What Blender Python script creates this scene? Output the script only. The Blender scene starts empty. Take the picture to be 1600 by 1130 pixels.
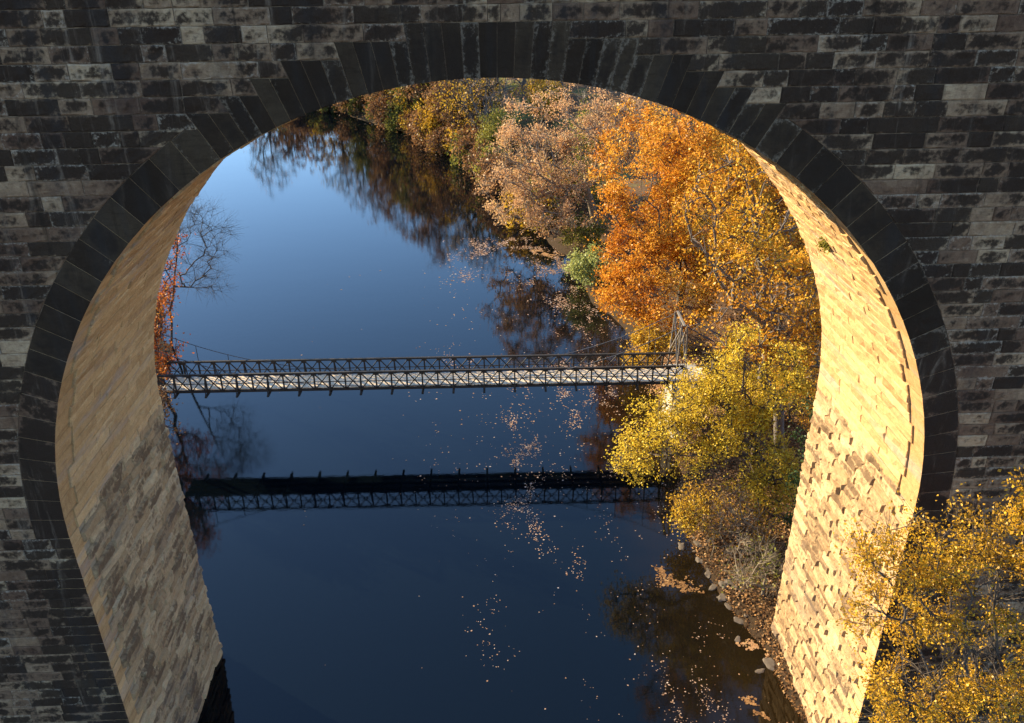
import bpy, bmesh, math, random
import numpy as np
from mathutils import Vector, Matrix

SC = bpy.context.scene
COL = SC.collection
rad = math.radians

# ------------------------------------------------------------------ camera
CAM = np.array([-0.232, -19.528, 27.1])
F_PX, PITCH, YAW, ROLL = 1328.8, 0.4659, 0.0344, -0.0111
_fw = np.array([math.sin(YAW)*math.cos(PITCH), math.cos(YAW)*math.cos(PITCH), -math.sin(PITCH)])
_rt = np.array([math.cos(YAW), -math.sin(YAW), 0.0]); _up = np.cross(_rt, _fw)
C_R = _rt*math.cos(ROLL) + _up*math.sin(ROLL)
C_U = _up*math.cos(ROLL) - _rt*math.sin(ROLL)
cam = bpy.data.cameras.new('camera'); camo = bpy.data.objects.new('camera', cam); COL.objects.link(camo)
M = Matrix.Identity(4)
for i in range(3):
    M[i][0] = C_R[i]; M[i][1] = C_U[i]; M[i][2] = -_fw[i]; M[i][3] = CAM[i]
camo.matrix_world = M
cam.sensor_width = 36.0; cam.lens = 36.0*F_PX/1600.0
cam.clip_start = 0.1; cam.clip_end = 6000
SC.camera = camo

# ------------------------------------------------------------------ sky, sun, exposure
L_DIR = Vector((0.77, -0.54, -0.315)).normalized()          # direction the sunlight travels
SUN_EL = math.asin(-L_DIR.z); SUN_AZ = math.atan2(-L_DIR.x, -L_DIR.y)   # clockwise from +Y
world = bpy.data.worlds.new('World'); SC.world = world; world.use_nodes = True
wn = world.node_tree
for n in list(wn.nodes): wn.nodes.remove(n)
sky = wn.nodes.new('ShaderNodeTexSky'); sky.sky_type = 'NISHITA'; sky.sun_disc = False
sky.sun_elevation = SUN_EL; sky.sun_rotation = SUN_AZ
sky.air_density = 1.0; sky.dust_density = 0.12; sky.ozone_density = 4.0
bg = wn.nodes.new('ShaderNodeBackground'); bg.inputs[1].default_value = 0.15
wo = wn.nodes.new('ShaderNodeOutputWorld')
wn.links.new(sky.outputs[0], bg.inputs[0]); wn.links.new(bg.outputs[0], wo.inputs[0])
sl = bpy.data.lights.new('sun', 'SUN'); sl.energy = 4.7; sl.angle = rad(0.5); sl.color = (1.0, 0.85, 0.55)
so = bpy.data.objects.new('sun', sl); COL.objects.link(so)
so.rotation_euler = L_DIR.to_track_quat('-Z', 'Y').to_euler(); so.location = (-60, 60, 60)
vs = SC.view_settings
vs.view_transform = 'Standard'; vs.look = 'None'; vs.gamma = 1.0; vs.exposure = 1.85
vs.use_curve_mapping = False
SC.cycles.max_bounces = 6; SC.cycles.diffuse_bounces = 3; SC.cycles.glossy_bounces = 3
SC.cycles.transparent_max_bounces = 4; SC.cycles.transmission_bounces = 3
SC.cycles.caustics_reflective = False; SC.cycles.caustics_refractive = False

# ------------------------------------------------------------------ node helpers
class NT:
    def __init__(s, name):
        s.m = bpy.data.materials.new(name); s.m.use_nodes = True; s.t = s.m.node_tree
        for n in list(s.t.nodes): s.t.nodes.remove(n)
        s.out = s.t.nodes.new('ShaderNodeOutputMaterial')
    def n(s, typ, **kw):
        x = s.t.nodes.new(typ)
        for k, v in kw.items(): setattr(x, k, v)
        return x
    def put(s, sock, v):
        if isinstance(v, bpy.types.NodeSocket): s.t.links.new(v, sock)
        elif v is not None:
            try: sock.default_value = v
            except Exception: sock.default_value = (v[0], v[1], v[2], 1.0)
    def m_(s, op, a, b=None, c=None, clamp=False):
        x = s.n('ShaderNodeMath', operation=op, use_clamp=clamp)
        s.put(x.inputs[0], a)
        if b is not None: s.put(x.inputs[1], b)
        if c is not None: s.put(x.inputs[2], c)
        return x.outputs[0]
    def mix(s, f, a, b, typ='MIX'):
        x = s.n('ShaderNodeMix', data_type='RGBA', blend_type=typ)
        s.put(x.inputs[0], f); s.put(x.inputs[6], a if isinstance(a, bpy.types.NodeSocket) else (*a, 1.0))
        s.put(x.inputs[7], b if isinstance(b, bpy.types.NodeSocket) else (*b, 1.0))
        return x.outputs[2]
    def pos(s): return s.n('ShaderNodeNewGeometry').outputs['Position']
    def scale(s, v, sc):
        x = s.n('ShaderNodeVectorMath', operation='MULTIPLY'); s.put(x.inputs[0], v); x.inputs[1].default_value = sc
        return x.outputs[0]
    def noise(s, v, scale=1.0, detail=4.0, rough=0.55, dist=0.0):
        x = s.n('ShaderNodeTexNoise'); s.put(x.inputs['Vector'], v)
        x.inputs['Scale'].default_value = scale; x.inputs['Detail'].default_value = detail
        x.inputs['Roughness'].default_value = rough; x.inputs['Distortion'].default_value = dist
        return x.outputs[0]
    def ramp(s, f, stops):
        x = s.n('ShaderNodeValToRGB'); e = x.color_ramp.elements
        while len(e) < len(stops): e.new(0.5)
        for i, (p, c) in enumerate(stops):
            e[i].position = p; e[i].color = (*c, 1.0)
        s.put(x.inputs[0], f); return x.outputs[0]
    def step(s, v, lo, hi):
        x = s.n('ShaderNodeMapRange', interpolation_type='SMOOTHSTEP'); s.put(x.inputs[0], v)
        x.inputs[1].default_value = lo; x.inputs[2].default_value = hi
        return x.outputs[0]
    def attr(s, name):
        x = s.n('ShaderNodeAttribute'); x.attribute_name = name; return x
    def sep(s, c):
        x = s.n('ShaderNodeSeparateXYZ'); s.put(x.inputs[0], c); return x.outputs
    def bsdf(s, col, rough=0.8, bump=None, bstr=0.3, bdist=0.02, **kw):
        x = s.n('ShaderNodeBsdfPrincipled'); s.put(x.inputs['Base Color'], col if isinstance(col, bpy.types.NodeSocket) else (*col, 1.0))
        s.put(x.inputs['Roughness'], rough)
        if 'IOR' not in kw: kw.setdefault('Specular_IOR_Level', 0.1)      # dry, dusty surfaces
        for k, v in kw.items(): s.put(x.inputs[k.replace('_', ' ')], v)
        if bump is not None:
            b = s.n('ShaderNodeBump'); s.put(b.inputs['Height'], bump); b.inputs['Strength'].default_value = bstr
            b.inputs['Distance'].default_value = bdist; s.t.links.new(b.outputs[0], x.inputs['Normal'])
        return x
    def done(s, sh):
        s.t.links.new(sh.outputs[0] if not isinstance(sh, bpy.types.NodeSocket) else sh, s.out.inputs[0]); return s.m

def stone_material(name, tones, soot_bias, soot_col, eff, stain, stretch, bump=0.5, rough=0.9, stain_col=0.25, bdist=0.03, tone_amp=1.0, soft=0.09, r_amp=1.5, big_amp=1.3, wash=0.0, lay_scale=(2.2, 2.2, 16.0)):
    t = NT(name); p = t.pos()
    r = t.sep(t.attr('rnd').outputs['Vector']); edge = t.attr('edge').outputs['Fac']
    big = t.noise(p, 0.9, 3); mid = t.noise(p, 5.0, 6, 0.65); fine = t.noise(p, 28.0, 5, 0.7)
    lay = t.noise(t.scale(p, lay_scale), 1.0, 5, 0.65, 0.4)
    tone = t.m_('ADD', t.m_('MULTIPLY_ADD', r[0], tone_amp, 0.5-0.5*tone_amp), t.m_('MULTIPLY', t.m_('SUBTRACT', mid, 0.5), 0.9))
    if wash > 0: tone = t.m_('ADD', tone, t.m_('MULTIPLY', t.m_('SUBTRACT', t.noise(p, 0.42, 3, 0.5), 0.5), 1.6))
    base = t.ramp(tone, tones)
    base = t.mix(t.m_('MULTIPLY', t.step(lay, 0.5, 0.7), 0.45), base, (tones[0][1][0]*0.8, tones[0][1][1]*0.7, tones[0][1][2]*0.6))
    g = t.m_('MULTIPLY_ADD', fine, 0.9, 0.55)
    gx = t.n('ShaderNodeCombineColor'); [t.put(gx.inputs[i], g) for i in range(3)]
    base = t.mix(1.0, base, gx.outputs[0], 'MULTIPLY')
    # soot and crust with a ragged outline that keeps clear of the stone's edges
    rag = t.noise(p, 7.0, 7, 0.72)
    v = t.m_('MULTIPLY', t.m_('MINIMUM', edge, 0.10), 4.5)
    v = t.m_('ADD', v, t.m_('MULTIPLY', t.m_('SUBTRACT', rag, 0.5), 1.9))
    v = t.m_('ADD', v, t.m_('MULTIPLY', t.m_('SUBTRACT', r[1], 0.5), r_amp))
    v = t.m_('ADD', v, t.m_('MULTIPLY', t.m_('SUBTRACT', big, 0.5), big_amp))
    soot = t.step(t.m_('ADD', v, soot_bias), 0.25-soft, 0.25+soft)
    sc = t.mix(fine, soot_col, tuple(min(1, c*2.6+0.002) for c in soot_col))
    col = t.mix(t.m_('MULTIPLY', soot, 0.94), base, sc)
    # pale lime bloom by the joints
    en = t.noise(p, 11.0, 6, 0.75)
    e = t.m_('MULTIPLY', t.step(t.m_('ADD', t.m_('SUBTRACT', en, t.m_('MULTIPLY', t.m_('MINIMUM', edge, 0.09), 2.6)), t.m_('MULTIPLY', t.m_('SUBTRACT', r[2], 0.5), 0.3)), 0.50, 0.66), eff)
    col = t.mix(e, col, (0.40, 0.285, 0.19))
    # water stains running in long streaks
    st = t.step(t.noise(t.scale(p, stretch), 1.0, 5, 0.6, 0.6), 0.50, 0.72)
    col = t.mix(t.m_('MULTIPLY', st, stain), col, (0.03*stain_col*4, 0.026*stain_col*4, 0.024*stain_col*4))
    if wash > 0:
        ws = t.step(t.noise(t.scale(p, (stretch[0]*1.4, stretch[1]*1.7, stretch[2]*1.3)), 1.0, 6, 0.7, 1.2), 0.56, 0.74)
        col = t.mix(t.m_('MULTIPLY', ws, t.m_('MULTIPLY', mid, wash)), col, (0.30, 0.20, 0.13))
        dk = t.step(t.noise(t.scale(p, (stretch[0]*2.6, stretch[1]*2.6, stretch[2]*0.8)), 1.0, 5, 0.65, 0.5), 0.55, 0.75)
        col = t.mix(t.m_('MULTIPLY', dk, 0.85), col, (0.020, 0.0125, 0.0075))
    h = t.m_('ADD', t.m_('MULTIPLY', mid, 0.7), t.m_('ADD', t.m_('MULTIPLY', fine, 0.25), t.m_('MULTIPLY', rag, 0.6)))
    return t.done(t.bsdf(col, rough, h, bump, bdist, Specular_IOR_Level=0.12))

MAT = {}
MAT['wall'] = stone_material('sooty_sandstone', [(0.0, (0.105, 0.052, 0.029)), (0.35, (0.17, 0.091, 0.050)), (0.65, (0.27, 0.155, 0.083)), (1.0, (0.44, 0.275, 0.148))],
                             0.06, (0.0160, 0.0086, 0.0047), 0.60, 0.45, (0.9, 0.9, 0.10), 1.0, soft=0.24, r_amp=1.0, big_amp=2.2, wash=1.0, bdist=0.05, tone_amp=0.7)
MAT['ring'] = stone_material('black_voussoir_stone', [(0.0, (0.022, 0.0120, 0.0062)), (0.5, (0.033, 0.0185, 0.0100)), (1.0, (0.060, 0.036, 0.0190))],
                             -0.25, (0.014, 0.0080, 0.0046), 0.30, 0.35, (1.2, 1.2, 0.16), 0.9, soft=0.35, r_amp=0.7, big_amp=1.6, wash=0.25, tone_amp=0.7)
MAT['barrel'] = stone_material('tan_barrel_stone', [(0.0, (0.28, 0.150, 0.060)), (0.35, (0.42, 0.240, 0.100)), (0.7, (0.53, 0.318, 0.138)), (1.0, (0.61, 0.392, 0.18))],
                               -0.72, (0.12, 0.068, 0.031), 0.25, 0.55, (1.6, 0.12, 1.6), 0.8, stain_col=2.2, tone_amp=0.55, lay_scale=(9.0, 0.7, 9.0), soft=0.25, r_amp=0.8, bdist=0.05)
MAT['pier'] = stone_material('rock_faced_pier_stone', [(0.0, (0.30, 0.178, 0.085)), (0.4, (0.43, 0.270, 0.132)), (0.75, (0.55, 0.365, 0.188)), (1.0, (0.63, 0.44, 0.24))],
                             -0.26, (0.080, 0.047, 0.025), 0.25, 0.45, (0.9, 0.22, 0.6), 1.0, stain_col=1.0, tone_amp=0.6, lay_scale=(5.0, 1.2, 9.0), bdist=0.09, soft=0.3, r_amp=0.8, big_amp=1.0)

def simple(name, col, rough=0.8, var=0.3, scale=6.0, bump=0.2, spec=0.12, **kw):
    t = NT(name); p = t.pos(); n = t.noise(p, scale, 5, 0.6)
    c = t.mix(n, tuple(x*(1-var) for x in col), tuple(min(1, x*(1+var)) for x in col))
    return t.done(t.bsdf(c, rough, t.noise(p, scale*4, 4), bump, 0.01, Specular_IOR_Level=spec, **kw))
t = NT('lime_mortar'); p = t.pos(); n_ = t.noise(p, 1.1, 6, 0.7); n2_ = t.noise(p, 9.0, 5, 0.7)
MAT['mortar'] = t.done(t.bsdf(t.ramp(t.m_('ADD', t.m_('MULTIPLY', n_, 0.7), t.m_('MULTIPLY', n2_, 0.3)), [(0.36, (0.03, 0.018, 0.011)), (0.50, (0.12, 0.074, 0.045)), (0.64, (0.30, 0.20, 0.125))]), 0.95, n2_, 0.6, 0.02, Specular_IOR_Level=0.1))
MAT['dark_mortar'] = simple('sooted_mortar', (0.10, 0.062, 0.037), 0.95, 0.45, 5.0, 0.5)
MAT['tan_mortar'] = simple('tan_mortar', (0.27, 0.20, 0.125), 0.95, 0.4, 5.0, 0.5)
MAT['steel'] = simple('dark_painted_steel', (0.040, 0.032, 0.025), 0.6, 0.35, 9.0, 0.1)
MAT['cable'] = simple('dark_steel_cable', (0.06, 0.06, 0.065), 0.5, 0.2, 9.0, 0.1)
MAT['deck'] = simple('weathered_deck_board', (0.66, 0.50, 0.33), 0.85, 0.35, 5.0, 0.3)
MAT['tower'] = simple('pale_painted_tower_steel', (0.19, 0.155, 0.12), 0.6, 0.3, 9.0, 0.1)
MAT['abutment'] = simple('grey_abutment_stone', (0.36, 0.32, 0.26), 0.9, 0.35, 3.0, 0.6)
MAT['rock'] = simple('grey_river_rock', (0.12, 0.092, 0.068), 0.85, 0.4, 5.0, 0.6)

def leaf_material(name, stops, trans=0.35):
    t = NT(name); r = t.sep(t.attr('rnd').outputs['Vector'])
    f = t.m_('ADD', t.m_('MULTIPLY', r[0], 0.55), t.m_('MULTIPLY', r[1], 0.45))
    c = t.ramp(f, stops)
    d = t.n('ShaderNodeBsdfDiffuse'); t.put(d.inputs[0], c)
    tr = t.n('ShaderNodeBsdfTranslucent'); t.put(tr.inputs[0], c)
    gl = t.n('ShaderNodeBsdfGlossy'); gl.inputs['Roughness'].default_value = 0.42; gl.inputs[0].default_value = (1, 1, 1, 1)
    a = t.n('ShaderNodeMixShader'); a.inputs[0].default_value = trans
    t.t.links.new(d.outputs[0], a.inputs[1]); t.t.links.new(tr.outputs[0], a.inputs[2])
    b = t.n('ShaderNodeMixShader'); b.inputs[0].default_value = 0.012
    t.t.links.new(a.outputs[0], b.inputs[1]); t.t.links.new(gl.outputs[0], b.inputs[2])
    return t.done(b)
LEAF = {
 'orange': leaf_material('orange_leaves', [(0.0, (0.30, 0.085, 0.012)), (0.35, (0.56, 0.205, 0.02)), (0.65, (0.68, 0.32, 0.03)), (1.0, (0.72, 0.45, 0.07))]),
 'amber': leaf_material('amber_leaves', [(0.0, (0.34, 0.12, 0.015)), (0.4, (0.58, 0.26, 0.022)), (0.7, (0.66, 0.36, 0.03)), (1.0, (0.68, 0.45, 0.06))]),
 'yellow': leaf_material('yellow_leaves', [(0.0, (0.32, 0.20, 0.022)), (0.35, (0.56, 0.38, 0.035)), (0.7, (0.68, 0.48, 0.045)), (1.0, (0.72, 0.47, 0.06))]),
 'gold': leaf_material('gold_leaves', [(0.0, (0.22, 0.105, 0.014)), (0.35, (0.46, 0.25, 0.022)), (0.7, (0.60, 0.36, 0.03)), (1.0, (0.62, 0.44, 0.05))]),
 'trail': leaf_material('trailing_yellow_leaves', [(0.0, (0.16, 0.085, 0.012)), (0.35, (0.42, 0.225, 0.018)), (0.7, (0.64, 0.355, 0.025)), (1.0, (0.64, 0.30, 0.025))]),
 'tan': leaf_material('pinkish_tan_leaves', [(0.0, (0.38, 0.19, 0.085)), (0.4, (0.56, 0.31, 0.145)), (0.75, (0.64, 0.39, 0.19)), (1.0, (0.64, 0.42, 0.12))]),
 'rust': leaf_material('rust_leaves', [(0.0, (0.12, 0.052, 0.022)), (0.4, (0.23, 0.110, 0.045)), (0.75, (0.33, 0.175, 0.07)), (1.0, (0.40, 0.25, 0.10))]),
 'red': leaf_material('red_orange_leaves', [(0.0, (0.16, 0.035, 0.012)), (0.4, (0.38, 0.085, 0.018)), (0.75, (0.50, 0.17, 0.03)), (1.0, (0.55, 0.33, 0.06))]),
 'olive': leaf_material('olive_leaves', [(0.0, (0.085, 0.085, 0.02)), (0.4, (0.18, 0.17, 0.03)), (0.75, (0.32, 0.27, 0.045)), (1.0, (0.45, 0.34, 0.06))]),
 'green': leaf_material('pale_green_leaves', [(0.0, (0.14, 0.16, 0.04)), (0.4, (0.30, 0.32, 0.09)), (0.75, (0.44, 0.43, 0.14)), (1.0, (0.50, 0.46, 0.16))]),
 'ivy': leaf_material('dark_ivy_leaves', [(0.0, (0.02, 0.035, 0.012)), (0.5, (0.04, 0.065, 0.02)), (1.0, (0.09, 0.10, 0.03))], 0.15),
 'floating': leaf_material('floating_leaves', [(0.0, (0.16, 0.075, 0.035)), (0.4, (0.32, 0.18, 0.10)), (0.75, (0.45, 0.30, 0.21)), (1.0, (0.58, 0.47, 0.38))], 0.05),
 'litter': leaf_material('fallen_leaves', [(0.0, (0.09, 0.042, 0.018)), (0.4, (0.20, 0.10, 0.04)), (0.75, (0.33, 0.17, 0.065)), (1.0, (0.46, 0.28, 0.12))], 0.05),
}
def bark(name, a, b):
    t = NT(name); p = t.pos(); n = t.noise(t.scale(p, (9, 9, 2.0)), 1.0, 5, 0.65)
    return t.done(t.bsdf(t.mix(n, a, b), 0.9, n, 0.6, 0.03))
BARK = {'dark': bark('dark_bark', (0.035, 0.026, 0.02), (0.13, 0.10, 0.075)),
        'tan': bark('tan_bark', (0.12, 0.085, 0.055), (0.32, 0.25, 0.17)),
        'grey': bark('grey_bark', (0.07, 0.055, 0.045), (0.22, 0.18, 0.15))}

# ------------------------------------------------------------------ mesh helpers
def mesh_obj(name, verts, faces, mat, parent=None, loc=None, edge=None, rnd=None, smooth=False, rnd_pp=None):
    me = bpy.data.meshes.new(name)
    v = np.asarray(verts, dtype=np.float32)
    if loc is not None: v = v - np.asarray(loc, dtype=np.float32)
    if isinstance(faces, np.ndarray):
        nf, k = faces.shape
        me.vertices.add(len(v)); me.vertices.foreach_set('co', v.ravel())
        me.loops.add(nf*k); me.loops.foreach_set('vertex_index', faces.astype(np.int32).ravel())
        me.polygons.add(nf); me.polygons.foreach_set('loop_start', np.arange(0, nf*k, k, dtype=np.int32))
        me.update(calc_edges=True)
    else:
        me.from_pydata(v.tolist(), [], faces); me.update()
    if smooth:
        me.polygons.foreach_set('use_smooth', np.ones(len(me.polygons), dtype=bool))
    if edge is not None:
        a = me.attributes.new('edge', 'FLOAT', 'POINT'); a.data.foreach_set('value', np.asarray(edge, dtype=np.float32))
    if rnd is not None:
        a = me.attributes.new('rnd', 'FLOAT_VECTOR', 'POINT'); a.data.foreach_set('vector', np.tile(np.asarray(rnd, dtype=np.float32), len(v)))
    if rnd_pp is not None:
        a = me.attributes.new('rnd', 'FLOAT_VECTOR', 'POINT'); a.data.foreach_set('vector', np.asarray(rnd_pp, dtype=np.float32).ravel())
    me.materials.append(mat)
    o = bpy.data.objects.new(name, me); COL.objects.link(o)
    if loc is not None: o.location = loc
    if parent is not None:
        o.parent = parent
        if loc is not None or parent.location.length > 0:
            o.location = Vector(loc if loc is not None else (0, 0, 0)) - Vector(ABS.get(parent.name, parent.location))
    ABS[o.name] = tuple(loc) if loc is not None else (0.0, 0.0, 0.0)
    return o
ABS = {}
def empty(name, loc=(0, 0, 0)):
    o = bpy.data.objects.new(name, None); COL.objects.link(o); o.location = loc; o.empty_display_size = 0.3
    ABS[o.name] = tuple(loc); return o
def tag(o, label=None, cat=None, group=None, kind=None):
    if label: o['label'] = label
    if cat: o['category'] = cat
    if group: o['group'] = group
    if kind: o['kind'] = kind
    return o
BOXF = [(0, 1, 3, 2), (4, 6, 7, 5), (0, 4, 5, 1), (2, 3, 7, 6), (0, 2, 6, 4), (1, 5, 7, 3)]
def box(x0, x1, y0, y1, z0, z1):
    return [(x, y, z) for x in (x0, x1) for y in (y0, y1) for z in (z0, z1)], [tuple(f) for f in BOXF]
def bar(a, b, w, h, upv=(0, 0, 1)):
    a = Vector(a); b = Vector(b); d = (b-a).normalized(); u = Vector(upv)
    s = d.cross(u).normalized(); u = s.cross(d).normalized()
    vs = [tuple(e + s*(sx*w/2) + u*(sz*h/2)) for e in (a, b) for sx in (-1, 1) for sz in (-1, 1)]
    return vs, [tuple(f) for f in BOXF]
def join(parts):
    V, Fc = [], []
    for v, f in parts:
        o = len(V); V += list(v); Fc += [tuple(i+o for i in q) for q in f]
    return V, Fc
def project(P):
    d = np.asarray(P, float) - CAM; z = d @ _fw
    return np.stack([800 + F_PX*(d @ C_R)/z, 565 - F_PX*(d @ C_U)/z], -1)

# value noise for relief on stones and terrain
_rs = np.random.RandomState(7); _G = _rs.rand(64, 64, 64).astype(np.float32)
def vnoise(p, scale):
    q = np.asarray(p, float)*scale; i = np.floor(q).astype(int); f = q - i; f = f*f*(3-2*f); i &= 63
    j = (i+1) & 63; r = 0
    for a, wx in ((i[..., 0], 1-f[..., 0]), (j[..., 0], f[..., 0])):
        for b, wy in ((i[..., 1], 1-f[..., 1]), (j[..., 1], f[..., 1])):
            for c, wz in ((i[..., 2], 1-f[..., 2]), (j[..., 2], f[..., 2])):
                r = r + _G[a, b, c]*wx*wy*wz
    return r

# ------------------------------------------------------------------ terrain and water
RB = [(40, -400), (16, -60), (14, -12), (12.6, -2), (11.3, 5.0), (10.2, 9.0), (9.5, 13.0), (10.0, 18), (11.2, 25), (10.6, 36), (9.0, 47), (7.6, 56), (4.5, 70), (-0.6, 91), (-10, 111), (-23, 130), (-50, 152), (-110, 178), (-400, 240)]
LB = [(-400, 170), (-140, 130), (-75, 106), (-50, 86), (-33, 60), (-23.5, 38), (-20, 25), (-19, 10), (-19.5, -12), (-21, -60), (-40, -400)]
RIV = np.array(RB + LB, float)
def river_sd(P):
    A = RIV; B = np.roll(RIV, -1, 0)
    best = np.full(len(P), 1e9); ins = np.zeros(len(P), bool)
    for a, b in zip(A, B):
        d = b - a; t = np.clip(((P - a) @ d)/(d @ d), 0, 1)
        q = P - (a + t[:, None]*d); best = np.minimum(best, np.hypot(q[:, 0], q[:, 1]))
        c = ((a[1] > P[:, 1]) != (b[1] > P[:, 1]))
        with np.errstate(divide='ignore', invalid='ignore'):
            xx = (b[0]-a[0])*(P[:, 1]-a[1])/(b[1]-a[1]+1e-12) + a[0]
        ins ^= c & (P[:, 0] < xx)
    return np.where(ins, -best, best)
def ground_z(P):
    P = np.atleast_2d(np.asarray(P, float)); d = river_sd(P)
    P3 = np.stack([P[:, 0], P[:, 1], np.zeros(len(P))], -1)
    n1 = vnoise(P3, 0.45) - 0.5; n2 = vnoise(P3 + 9.1, 0.11) - 0.5; n3 = vnoise(P3 + 4.7, 0.018) - 0.5
    dd = d + n1*1.0 + n2*1.6*np.clip(np.abs(d)/3, 0.3, 1)
    o = np.clip(dd, 0, None)
    z = np.where(dd > 0, 0.9*(1-np.exp(-o/1.5)) + 0.045*o + n2*0.9*np.clip(o/8, 0, 1) + np.clip(o-12, 0, 120)*0.10*(1+n3*1.5) + n3*5*np.clip(o/60, 0, 1), np.maximum(0.3*dd, -2.2))
    far = np.clip((np.abs(P[:, 1]-40)-350)/300, 0, 1)
    return z + np.where(dd > 0, far*8, 0)
def gz(x, y): return float(ground_z([(x, y)])[0])
def axis(lo, fine0, fine1, hi, step):
    a = np.arange(fine0, fine1+1e-6, step); l = [fine0]; s = step
    while l[-1] > lo: s *= 1.25; l.append(l[-1]-s)
    r = [fine1]; s = step
    while r[-1] < hi: s *= 1.25; r.append(r[-1]+s)
    return np.concatenate([np.array(l[1:])[::-1], a, np.array(r[1:])])
gx = axis(-2500, -60, 45, 2500, 0.75); gy = axis(-1500, -20, 150, 3000, 0.9)
X, Y = np.meshgrid(gx, gy); P2 = np.stack([X.ravel(), Y.ravel()], -1)
Z = ground_z(P2); V = np.column_stack([P2, Z])
nx, ny = len(gx), len(gy); ii = np.arange(nx-1)[None, :] + nx*np.arange(ny-1)[:, None]
Fq = np.stack([ii, ii+1, ii+1+nx, ii+nx], -1).reshape(-1, 4)
t = NT('leaf_strewn_ground'); p = t.pos()
litter = t.ramp(t.noise(p, 3.5, 8, 0.75), [(0.25, (0.035, 0.020, 0.011)), (0.45, (0.095, 0.052, 0.025)), (0.6, (0.155, 0.088, 0.042)), (0.8, (0.24, 0.145, 0.07))])
grass = t.ramp(t.noise(p, 2.0, 6, 0.7), [(0.3, (0.06, 0.07, 0.018)), (0.7, (0.19, 0.18, 0.055))])
gm = t.step(t.noise(p, 0.07, 4, 0.6), 0.50, 0.58)
gc = t.mix(t.m_('MULTIPLY', gm, t.step(t.sep(p)[1], 60, 80)), litter, grass)
wet = t.step(t.m_('ADD', t.sep(p)[2], t.m_('MULTIPLY', t.noise(p, 1.2, 4), -0.7)), 0.9, -0.2)
gc = t.mix(t.m_('MULTIPLY', wet, 0.9), gc, (0.035, 0.022, 0.012))
MAT['ground'] = t.done(t.bsdf(gc, 0.95, t.noise(p, 9, 6, 0.7), 0.8, 0.06))
tag(mesh_obj('ground', V, Fq, MAT['ground'], smooth=True), kind='structure')

t = NT('river_water'); p = t.pos()
fine = t.noise(t.scale(p, (1.0, 2.6, 1.0)), 1.6, 4, 0.6); swell = t.noise(t.scale(p, (0.12, 0.3, 0.1)), 1.0, 2, 0.5)
h = t.m_('ADD', fine, t.m_('MULTIPLY', swell, 2.0))
shal = t.step(t.m_('ADD', t.sep(p)[0], t.m_('MULTIPLY', t.noise(p, 0.5, 4), 3.0)), 6.5, 12.5)
wc = t.mix(shal, (0.0012, 0.0022, 0.0032), (0.012, 0.0075, 0.003))
patch = t.step(t.noise(t.scale(p, (0.10, 0.035, 0.1)), 1.0, 4, 0.6, 0.8), 0.42, 0.66)
MAT['water'] = t.done(t.bsdf(wc, t.m_('MULTIPLY_ADD', patch, 0.03, 0.010), h, 0.06, 0.03, IOR=1.333))
wx0, wx1, wy0, wy1 = -420, 60, -420, 260
tag(mesh_obj('river_water', [(wx0, wy0, 0), (wx1, wy0, 0), (wx1, wy1, 0), (wx0, wy1, 0)], [(0, 1, 2, 3)], MAT['water']), kind='structure')

# ------------------------------------------------------------------ the viaduct
R, ZC, TH, BAT, RO = 12.0, 12.27, 7.65, 0.0151, 12.93
CH = 0.36
rng = np.random.RandomState(3)
def stone_geo(c4, nrm, depth, bulge, nxs, nys, gap, noise_amp, seed, nscale=5.0, profile=0.05, edge_bend=0.012):
    """c4: bl, br, tr, tl in 3D. returns verts, faces, edge."""
    bl, br, tr, tl = [np.asarray(c, float) for c in c4]
    w = (np.linalg.norm(br-bl)+np.linalg.norm(tr-tl))/2; hh = (np.linalg.norm(tl-bl)+np.linalg.norm(tr-br))/2
    gu, gv = min(gap/w, 0.2), min(gap/hh, 0.2)
    us = np.linspace(gu, 1-gu, nxs+1); vs_ = np.linspace(gv, 1-gv, nys+1)
    pu = min(profile/w, 0.25); pv = min(profile/hh, 0.3)
    if nxs > 3: us[1] = gu+pu; us[-2] = 1-gu-pu
    if nys > 2: vs_[1] = gv+pv; vs_[-2] = 1-gv-pv
    U, Vv = np.meshgrid(us, vs_)
    Pt = (bl*((1-U)*(1-Vv))[..., None] + br*(U*(1-Vv))[..., None] + tr*(U*Vv)[..., None] + tl*((1-U)*Vv)[..., None])
    ed = np.minimum(np.minimum(U, 1-U)*w, np.minimum(Vv, 1-Vv)*hh)
    nz = vnoise(Pt + seed, nscale) - 0.5; nz2 = vnoise(Pt + seed*1.7, nscale*2.7) - 0.5
    rim = np.ones_like(U); rim[0, :] = 0; rim[-1, :] = 0; rim[:, 0] = 0; rim[:, -1] = 0
    off = rim*(bulge*(0.65 + 0.9*nz) + noise_amp*(nz*0.9 + nz2*0.9)) + (1-rim)*nz2*0.012
    n = np.asarray(nrm, float)
    # ragged outline
    tang = (br-bl)/max(w, 1e-6); vert = (tl-bl)/max(hh, 1e-6)
    Pt = Pt + n*off[..., None] + ((1-rim)*nz2*edge_bend)[..., None]*tang + ((1-rim)*nz*edge_bend)[..., None]*vert
    Vt = Pt.reshape(-1, 3).tolist(); e = ed.ravel().tolist(); m = nxs+1
    Fs = [(j*m+i, j*m+i+1, (j+1)*m+i+1, (j+1)*m+i) for j in range(nys) for i in range(nxs)]
    ring = [i for i in range(nxs)] + [j*m+nxs for j in range(nys)] + [nys*m+i for i in range(nxs, 0, -1)] + [j*m for j in range(nys, 0, -1)]
    b0 = len(Vt)
    for k in ring:
        Vt.append((np.array(Vt[k]) - n*depth).tolist()); e.append(0.0)
    L = len(ring)
    for k in range(L):
        k2 = (k+1) % L; Fs.append((ring[k2], ring[k], b0+k, b0+k2))
    return Vt, Fs, e

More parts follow.
